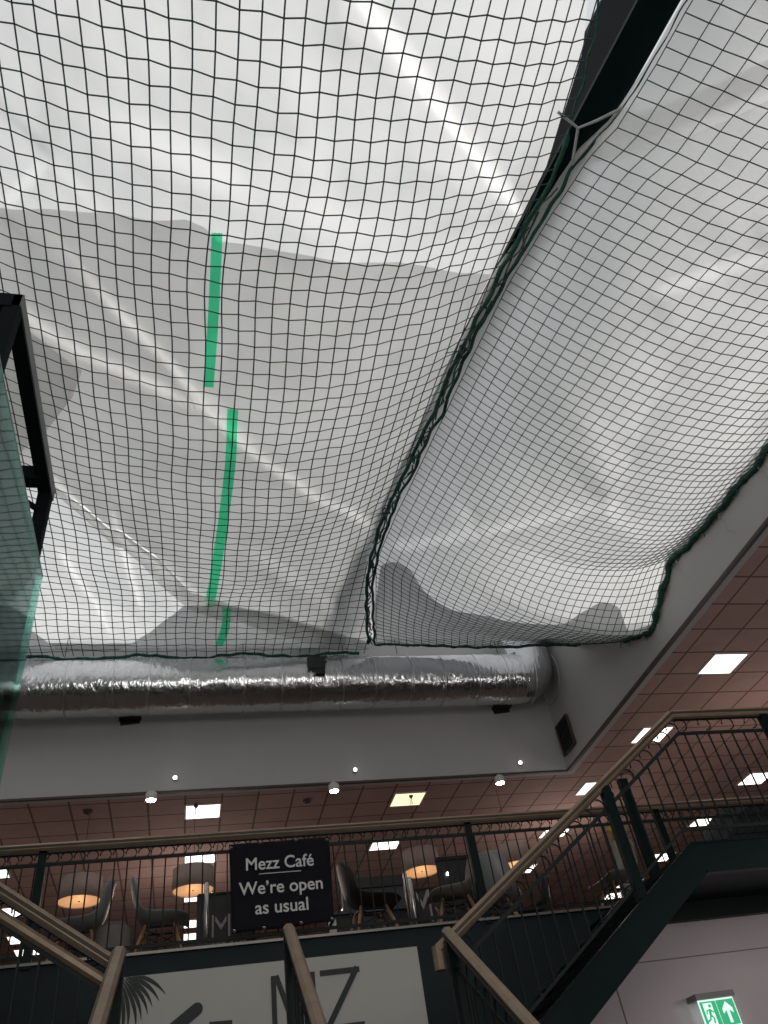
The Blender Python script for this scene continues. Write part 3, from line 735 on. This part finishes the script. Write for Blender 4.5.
# rounded brush strokes below
a0 = W(197, 1009); a1 = W(172, 1030)
mb = MB(); pts = []
dx, dz = a1[0] - a0[0], a1[1] - a0[1]; L_ = math.hypot(dx, dz); ux, uz = dx / L_, dz / L_; r = .05
for k in range(9): a_ = PI / 2 + k * PI / 8; pts.append((a0[0] + r * (ux * math.cos(a_) - uz * math.sin(a_)), a0[1] + r * (uz * math.cos(a_) + ux * math.sin(a_))))
for sgn in (-1, 1): pts.append((a1[0] + sgn * r * -uz * 1 + ux * .5, a1[1] + sgn * r * ux + uz * .5))
mb.prism(pts, 1, 7.978, 7.984).build('brush_stroke', M['logo'], lb)
a0 = W(209, 1022); a1 = W(232, 1020); stroke([(a0[0], a0[1] - .1), (a1[0], a1[1] - .1)], .2).build('brush_stroke', M['logo'], lb)
# palm leaf fan
lf = MB(); c0 = (-.60, 3.52)
for ang, ln in ((-93, .62), (-86, .60), (-79, .56), (-72, .55), (-64, .48), (-56, .50), (-48, .46), (-40, .46), (-32, .44), (-24, .46), (-16, .48)):
    a_ = math.radians(ang); s0 = .10
    pts = []
    for side in (1, -1):
        rng = range(0, 9) if side == 1 else range(8, -1, -1)
        for k in rng:
            t = k / 8; d_ = lerp(s0, ln, t); cur = a_ - .10 * t * t * 2; w = .016 * math.sin(PI * min(1, t * .93 + .05)) * side
            pts.append((c0[0] + d_ * math.cos(cur) - w * math.sin(cur), min(3.46, c0[1] + d_ * math.sin(cur) + w * math.cos(cur))))
    lf.prism(pts, 1, 7.978 + abs(ang) * 1e-5, 7.984)
lf.build('palm_leaf', M['logo'], lb)

# ================================================================== BANNER
bn = empty('banner', (.88, 7.94, 4.1), 'charcoal cafe banner reading that it is open, tied to the balcony railing', 'banner')
C = [atY(229, 845, 7.93), atY(329, 837, 7.93), atY(334, 922, 7.93), atY(232, 934, 7.93)]
rows = []
for j in range(25):
    r = []
    for i in range(29):
        u, v = i / 28, j / 24; p = C[0].lerp(C[1], u).lerp(C[3].lerp(C[2], u), v)
        w = .012 * noise.noise(Vector((u * 3, v * 3, 0))) + .01 * math.sin(PI * u) * v
        r.append((p.x, p.y - w - .004, p.z + .006 * math.sin(u * 9) * (1 if j == 24 else .0)))
    rows.append(r)
cl = MB().grid(rows).build('cloth', M['banner'], bn, True)
sm = cl.modifiers.new('thick', 'SOLIDIFY'); sm.thickness = .004
def place_text(body, size, px, py, width=1.0, m='white'):
    p = atY(px, py, 7.90); t = text_mesh(body, size, 'lettering', M[m], cl, width=width, bold=.010); t.location = Vector((p.x, 7.897, p.z)); return t
place_text('Mezz Café', .165, 280, 868, .97); place_text("We’re open", .165, 282, 892, 1.0); place_text('as usual', .165, 282.5, 912, 1.0)
p = atY(259, 874, 7.9); q = atY(301, 871.5, 7.9); MB().bar((p.x, 7.9, p.z), (q.x, 7.9, p.z), .004, .006).build('rule_line', M['white'], cl)
for (px, py) in ((231, 848), (260, 843), (296, 840), (327, 840), (332, 919), (301, 923), (264, 928), (234, 931)):
    p = atY(px, py, 7.91); MB().tube([(p.x + .012 * math.cos(a_), 7.912, p.z + .012 * math.sin(a_)) for a_ in [k * PI / 5 for k in range(10)]], .004, 5, closed=True).build('eyelet', M['inox'], cl)

# ================================================================== CAFE FURNITURE
def make_chair(label, m, group='shell chairs in the cafe'):
    root = empty('shell_chair', (0, 0, 0), label, 'chair', group)
    prof = [(.25, .425, .20), (.22, .445, .215), (.12, .435, .225), (0, .425, .23), (-.12, .43, .23), (-.19, .47, .225), (-.225, .55, .215), (-.25, .65, .205), (-.27, .75, .185), (-.285, .82, .14), (-.288, .835, .09)]
    rows = []
    for k, (x, z, w) in enumerate(prof):
        r = []
        t = k / (len(prof) - 1)
        for i in range(13):
            u = -1 + i / 6; side = abs(u) ** 3
            lift = .07 * side * (math.sin(PI * min(1, t * 1.25))) ; fwd = .09 * side * smooth((t - .35) / .4) * (1 - .5 * t)
            r.append((x + fwd, u * w, z + lift))
        rows.append(r)
    sh = MB().grid(rows).build('shell', M[m], root, True)
    md = sh.modifiers.new('thick', 'SOLIDIFY'); md.thickness = .012; s2_ = sh.modifiers.new('sub', 'SUBSURF'); s2_.levels = 1; s2_.render_levels = 1
    for sx in (1, -1):
        for sy in (1, -1):
            MB().tube([(sx * .12, sy * .10, .41), (sx * .17, sy * .15, .25), (sx * .235, sy * .21, 0)], [.016, .017, .010], 10).build('leg', M['wood'], root, True)
    wi = MB()
    for sx in (1, -1):
        wi.tube([(sx * .13, -.11, .38), (sx * .175, .155, .22)], .005, 5); wi.tube([(sx * .13, .11, .38), (sx * .175, -.155, .22)], .005, 5)
        wi.tube([(-.13, sx * .11, .38), (.175, sx * .155, .22)], .005, 5); wi.tube([(.13, sx * .11, .38), (-.175, sx * .155, .22)], .005, 5)
    wi.tube([(.13, .11, .39), (.13, -.11, .39), (-.13, -.11, .39), (-.13, .11, .39)], .008, 6, closed=True)
    wi.build('wire_brace', M['wire'], root)
    return root
spots = [('shell', -.27, 8.62, 0, 'grey-white shell chair on wooden legs facing right, left of the banner', 1.13),
         ('shell', -1.04, 8.58, 180, 'grey-white shell chair facing left behind the left stair rails', 1.12),
         ('blk', 1.88, 8.65, 5, 'black shell chair on wooden legs just right of the banner', 1.13),
         ('cream', 2.80, 8.62, 172, 'greenish cream shell chair beside the balcony post, in front of the letters', 1.14),
         ('shell', 3.44, 8.95, 62, 'pale shell chair with its back to the railing, crossed by the stair rail', 1.16),
         ('blk', 4.0, 9.4, 150, 'dark shell chair behind the right stair handrail', 1.0),
         ('cream', 4.72, 8.5, 185, 'beige-backed shell chair with dark underside seen through the right stair bars', 1.08)]
protos = {}
for m_, x, y, a_, lab, s in spots:
    if m_ not in protos: protos[m_] = make_chair(lab, m_); c = protos[m_]
    else: c = copy_tree(protos[m_]); c['label'] = lab
    c.location = (x, y, FZ); c.rotation_euler.z = math.radians(a_); c.scale = (s, s, s)
# pendants
lp0 = None
for i, (px, py, lab) in enumerate(((79, 902, 'brown drum pendant lamp glowing orange, leftmost, beside the left chair backs'), (193, 891, 'brown drum pendant lamp glowing orange, just left of the banner'), (422, 872, 'brown drum pendant lamp glowing orange, above the steel posts right of the banner'), (515, 867, 'brown drum pendant lamp glowing orange, crossed by the right stair handrail'))):
    p = atY(px, py, 12.4)
    if lp0 is None:
        lp0 = empty('pendant_lamp', (0, 0, 0), lab, 'pendant lamp', 'drum pendant lamps over the cafe')
        sh = MB().lathe((0, 0, 0), [(.305, 0), (.30, .31)], 36, False, False).build('drum_shade', M['shade'], lp0, True); sd = sh.modifiers.new('t', 'SOLIDIFY'); sd.thickness = .006
        MB().lathe((0, 0, .012), [(.292, 0), (.292, .006)], 36).build('diffuser', M['glow'], lp0)
        MB().lathe((0, 0, .0), [(.012, 0), (.012, .012)], 10).build('finial', M['skirt'], lp0)
        MB().lathe((0, 0, .305), [(.295, 0), (.295, .004)], 36).build('top_cap', M['shade'], lp0)
        MB().tube([(0, 0, .305), (0, 0, ZC - p.z)], .004, 6).build('cord', M['wire'], lp0)
        c = lp0
    else: c = copy_tree(lp0); c['label'] = lab
    c.location = (p.x, 12.4, p.z)
    lamp_pt((p.x, 12.4, p.z - .12), 3.0, .1, (1, .6, .3)).name = 'pendant_glow'
# pouf
o = empty('tub_stool', (-.70, 8.55, FZ), 'grey felt tub stool between the two grey-white chairs', 'stool')
MB().lathe((-.70, 8.55, FZ), [(.13, 0), (.17, .12), (.175, .30), (.17, .42), (.15, .475), (.10, .49)], 28).build('body', M['pouf'], o, True)
MB().lathe((-.70, 8.55, FZ + .485), [(.13, 0), (.12, .02), (.05, .026)], 28).build('cushion', M['pouf'], o, True)
# steel posts
for X, Yy, zt2, lab in ((.19, 9.2, 4.60, 'stainless steel queue post left of the banner'), (2.42, 9.1, 4.50, 'front stainless steel queue post of the pair beside the black menu board'), (2.50, 9.2, 4.47, 'rear stainless steel queue post of the pair beside the black menu board')):
    o = empty('queue_post', (X, Yy, FZ), lab, 'post', 'stainless queue posts')
    MB().lathe((X, Yy, FZ), [(.14, 0), (.14, .012), (.03, .03)], 24).build('base', M['inox'], o); MB().lathe((X, Yy, FZ + .03), [(.027, 0), (.027, zt2 - FZ - .05), (.018, zt2 - FZ - .03)], 16).build('tube', M['inox'], o, True)
# black menu boards
def board(x0, x1, z0, z1, Y, lab, letters, small):
    o = empty('menu_board', ((x0 + x1) / 2, Y, FZ), lab, 'sign')
    pn = MB().box((x0, Y, z0), (x1, Y + .04, z1)).build('panel', M['boardm'], o); f = MB()
    for a_, b_ in (((x0, z0), (x1, z0)), ((x0, z1), (x1, z1)), ((x0, z0), (x0, z1)), ((x1, z0), (x1, z1))): f.bar((a_[0], Y, a_[1]), (b_[0], Y, b_[1]), .03, .02)
    f.build('frame', M['wire'], o)
    for body, size, px, py, w, sh in letters:
        p = atY(px, py, Y - .012); t = text_mesh(body, size, 'lettering', M['letter'], pn, shear=sh, width=w); t.location = Vector((p.x, Y - .006, p.z))
    return o
board(.10, .70, FZ, 4.50, 9.3, 'black board with a thin white M, peeping out left of the banner', [('M', .36, 221, 939, .85, 0), ('MEZZ CAFE', .085, 226, 948, 1, 0)], None)
board(2.56, 3.50, FZ, 4.36, 9.3, 'low black board with pinkish M V lettering behind the cream chair', [('M', .52, 426, 922, .62, 0), ('V', .21, 442, 920, .9, 0), ('!', .19, 457, 918, 1, 0), ('MEZZ CAFE', .105, 455, 931, 1.1, 0)], None)
o = empty('dark_screen', (3.3, 9.45, FZ), 'tall black screen standing behind the lettered board and pale chair', 'screen')
MB().box((2.93, 9.42, FZ), (3.62, 9.47, 4.72)).build('panel', M['boardm'], o); MB().box((2.93, 9.40, 4.70), (3.62, 9.49, 4.74)).build('top_bar', M['wire'], o)
for zz in (4.52, 4.28, 4.22): MB().lathe((3.04, 9.405, zz), [(.005, 0), (.02, .01), (.02, .03), (.005, .04)], 10).build('lamp_bulb', M['spot2'], o)
o = empty('servery_counter', (2.15, 10.2, FZ), 'dark counter with slate blue back panel behind the black chair', 'counter')
MB().box((1.75, 10.1, FZ), (2.75, 10.7, 4.38)).build('cabinet', M['boardm'], o); MB().box((1.72, 10.05, 4.38), (2.78, 10.72, 4.42)).build('worktop', M['screen'], o)
MB().box((1.95, 10.62, 4.42), (2.78, 10.7, 4.86)).build('back_panel', M['screen'], o); MB().box((1.95, 10.58, 4.82), (2.78, 10.72, 4.95)).build('header', M['boardm'], o)
# covered bulk on the landing at top right
pc = [(5.75, 3.55), (5.95, 3.95), (6.25, 4.30), (6.55, 4.62), (6.8, 4.74), (7.15, 4.70), (7.25, 4.52), (8.6, 4.46), (8.7, 3.55)]
rows = []
for j in range(13):
    v = j / 12; r = []
    for i in range(60):
        t = i / 59 * (len(pc) - 1); k = min(int(t), len(pc) - 2); x = lerp(pc[k][0], pc[k+1][0], t - k); z = lerp(pc[k][1], pc[k+1][1], t - k)
        r.append((x + .02 * noise.noise(Vector((x * 4, v * 4, 1))), 8.35 + v * .9 + .03 * noise.noise(Vector((x * 5, z * 5, v))), FZ + (z + .17 - FZ) * (1 - .12 * abs(2 * v - 1) ** 3) + .02 * noise.noise(Vector((x * 6, v * 6, 4)))))
    rows.append(r)
cv = MB(); cv.grid(rows); n60 = 60
cv.add([p for p in rows[0]] + [(p[0], p[1], FZ) for p in rows[0]], [(i, i + 1, n60 + i + 1, n60 + i) for i in range(n60 - 1)])
o = empty('covered_furniture', (7.2, 8.8, FZ), 'dark blue-green draped furniture stack behind the railing at the upper right', 'furniture')
cv.build('dust_cover', M['cover'], o, True)
MB().box((5.7, 8.3, FZ), (8.8, 9.3, FZ + .06)).build('pallet', M['wire'], o)
for k in range(3): MB().tube([(6.3 + k * .02, 8.31, 4.1 + k * .14), (8.6, 8.31, 4.08 + k * .14)], .008, 5).build('strap', M['iron'], o)
# flowers
p = atY(613, 838, 9.3)
o = empty('flower_vase', (p.x, p.y, FZ), 'tall cream floor vase of small yellow flowers seen left of the stair post', 'vase')
hz = p.z - .05 - FZ
MB().lathe((p.x, p.y, FZ), [(.09, 0), (.10, .03), (.13, hz * .45), (.07, hz * .85), (.05, hz * .93), (.06, hz)], 22, True, False).build('vase_body', M['cream'], o, True)
for k in range(7):
    c = Vector((p.x + random.uniform(-.05, .05), p.y + random.uniform(-.04, .04), p.z + random.uniform(0, .12))); f_ = MB()
    for j in range(6): a_ = j * PI / 3; f_.tube([c, c + Vector((.035 * math.cos(a_), 0, .035 * math.sin(a_)))], [.007, .014], 5)
    f_.build('blossom', M['yellow'], o)
    MB().tube([(p.x, p.y, p.z - .2), tuple(c)], .004, 4).build('stem', M['leafg'], o)

# ================================================================== LIFT FRAME AND GLASS
lx = -1.47; zt3 = 7.50
lf_ = empty('lift_shaft_frame', (lx, 5, 0), 'dark steel frame of the lift shaft at the left edge of the photo', 'lift frame')
for Y in (6.0, 3.84):
    MB().bar((lx - .06, Y - .0, 0), (lx - .06, Y, zt3 + .04), .12, .12).build('post', M['black'], lf_)
MB().bar((lx - .06, 3.78, zt3 - .04), (lx - .06, 6.06, zt3 - .04), .12, .16).build('top_beam', M['black'], lf_)
MB().box((lx - .002, 3.78, zt3 - .12), (lx + .012, 6.06, zt3 + .04)).build('edge_strip', mat('grey_steel_edge', (.10, .105, .11), .45, .3), lf_)
for Y in (3.84, 5.78): MB().bar((lx - .06, Y, zt3 - .06), (-3.2, Y, zt3 - .06), .14, .17).build('cross_beam', M['black'], lf_)
MB().bar((lx - .08, 5.9, zt3 - .38), (lx - .45, 5.85, zt3 - .14), .05, .04).build('brace', M['black'], lf_)
gz = 6.46
gl = empty('glass_enclosure', (lx, 5, 0), 'teal tinted glass panels of the lift shaft at lower left', 'glass')
MB().box((lx + .03, 2.2, 0), (lx + .042, 6.12, gz)).build('side_pane', M['glass'], gl)
MB().box((-3.2, 6.12, 0), (lx + .042, 6.132, gz)).build('rear_pane', M['glass'], gl)
MB().bar((lx + .036, 2.2, gz), (lx + .036, 6.13, gz), .018, .012).build('top_edge', mat('glass_edge', (.25, .5, .45), .3), gl)

# ================================================================== EXIT SIGN
eY = 7.18
e0 = atY(697, 1001, eY); e1 = atY(732, 997, eY); sc_ = (e1.x - e0.x)
ex = empty('exit_sign', (e0.x, 7.3, e0.z), 'green illuminated exit sign with running figure and up arrow hanging by the pale wall', 'exit sign')
x0, x1 = e0.x, e1.x; zt4 = e0.z; hh = sc_ * .62
MB().box((x0 - .03, eY - .05, zt4), (x1 + .005, 7.3, zt4 + .045)).build('housing', M['egrey'], ex)
ep = MB().box((x0, eY - .004, zt4 - hh), (x1, eY + .004, zt4)).build('panel', M['ewhite'], ex)
mx_ = lerp(x0, x1, .47)
MB().box((x0 + .01, eY - .008, zt4 - hh + .014), (mx_, eY - .004, zt4 - .014)).box((mx_ + .006, eY - .008, zt4 - hh + .014), (x1 - .01, eY - .004, zt4 - .014)).build('green_field', M['egreen'], ep)
cx, cz, s = lerp(mx_, x1, .5), zt4 - hh / 2, hh * .36
MB().prism([(cx - s*.16, cz - s), (cx + s*.16, cz - s), (cx + s*.16, cz + s*.25), (cx + s*.62, cz - s*.12), (cx + s*.62, cz + s*.35), (cx, cz + s), (cx - s*.62, cz + s*.35), (cx - s*.62, cz - s*.12), (cx - s*.16, cz + s*.25)], 1, eY - .012, eY - .008).build('arrow', M['ewhite'], ep)
cx = lerp(x0, mx_, .5); s = hh * .40
MB().box((cx - s*.55, eY - .010, cz - s*.95), (cx + s*.45, eY - .008, cz + s*.95)).build('door_symbol', M['ewhite'], ep)
rm = MB()
def limb(pts, w):
    for a_, b_ in zip(pts, pts[1:]): rm.bar((cx + a_[0]*s, eY - .013, cz + a_[1]*s), (cx + b_[0]*s, eY - .013, cz + b_[1]*s), w * s, .003, up=(0, 1, 0))
limb([(.05, .42), (-.08, -.05)], .26); limb([(-.08, -.05), (.2, -.35), (.1, -.8)], .16); limb([(-.08, -.05), (-.25, -.45), (-.6, -.6)], .16); limb([(.05, .38), (.4, .1)], .12); limb([(.0, .38), (-.35, .3), (-.45, 0)], .12)
hd = [(cx + .14*s + .15*s*math.cos(k*PI/6), cz + .68*s + .15*s*math.sin(k*PI/6)) for k in range(12)]; rm.prism(hd, 1, eY - .0145, eY - .0115)
rm.build('running_figure', M['egreen'], ep)

# ================================================================== LIGHT
w = bpy.data.worlds.new('World'); bpy.context.scene.world = w; w.use_nodes = True
bgn = w.node_tree.nodes['Background']; bgn.inputs[0].default_value = (.93, .965, 1, 1); bgn.inputs[1].default_value = .70
sun = bpy.data.lights.new('sun', 'SUN'); sun.energy = 1.9; sun.angle = math.radians(14); sun.color = (1, .96, .9); so = bpy.data.objects.new('sun', sun); COL.objects.link(so)
sd = Vector((.36, -.62, -.68)).normalized(); so.rotation_euler = sd.to_track_quat('-Z', 'Y').to_euler()
for loc, e in (((0, 15, 5.6), 45), ((7, 14, 5.6), 45), ((9, 9.5, 5.2), 40), ((-5, 14, 5.6), 30)):  # unseen points added to brighten the mezzanine
    lamp_pt(loc, e, .6, (1, .86, .8))
def area(loc, target, e, sx, sy, col):
    l = bpy.data.lights.new('area', 'AREA'); l.shape = 'RECTANGLE'; l.size = sx; l.size_y = sy; l.energy = e; l.color = col
    o = bpy.data.objects.new('unseen_light', l); COL.objects.link(o); o.location = loc; o.rotation_euler = (Vector(target) - Vector(loc)).to_track_quat('-Z', 'Y').to_euler()
area((1, -3.2, 4.5), (1.5, 9, 4.5), 200, 6, 3, (1, .95, .9))  # unseen fill added to lift the front faces of walls and rails
area((7.5, 2.5, 2.9), (6.5, 8, 2.6), 45, 2, 1, (1, .93, .93))  # unseen lamp placed to brighten the pale stair wall

# ================================================================== CAMERA
from mathutils import Matrix
cam = bpy.data.cameras.new('Camera'); co = bpy.data.objects.new('Camera', cam); COL.objects.link(co)
# columns are the camera axes in world coordinates
xa = Vector((CR.x, CD.x, CU.x)); ya = Vector((CR.y, CD.y, CU.y)); za = Vector((CR.z, CD.z, CU.z))
mtx = Matrix(((xa.x, ya.x, za.x, 0), (xa.y, ya.y, za.y, 0), (xa.z, ya.z, za.z, 1.6), (0, 0, 0, 1)))
co.matrix_world = mtx
cam.sensor_fit = 'VERTICAL'; cam.sensor_height = 32; cam.lens = F / 1024 * 32; cam.clip_start = .05; cam.clip_end = 200
sc = bpy.context.scene; sc.camera = co
sc.view_settings.view_transform = 'Standard'; sc.view_settings.look = 'None'; sc.view_settings.exposure = 0
sc.cycles.max_bounces = 8; sc.cycles.transparent_max_bounces = 8; sc.cycles.sample_clamp_indirect = 3
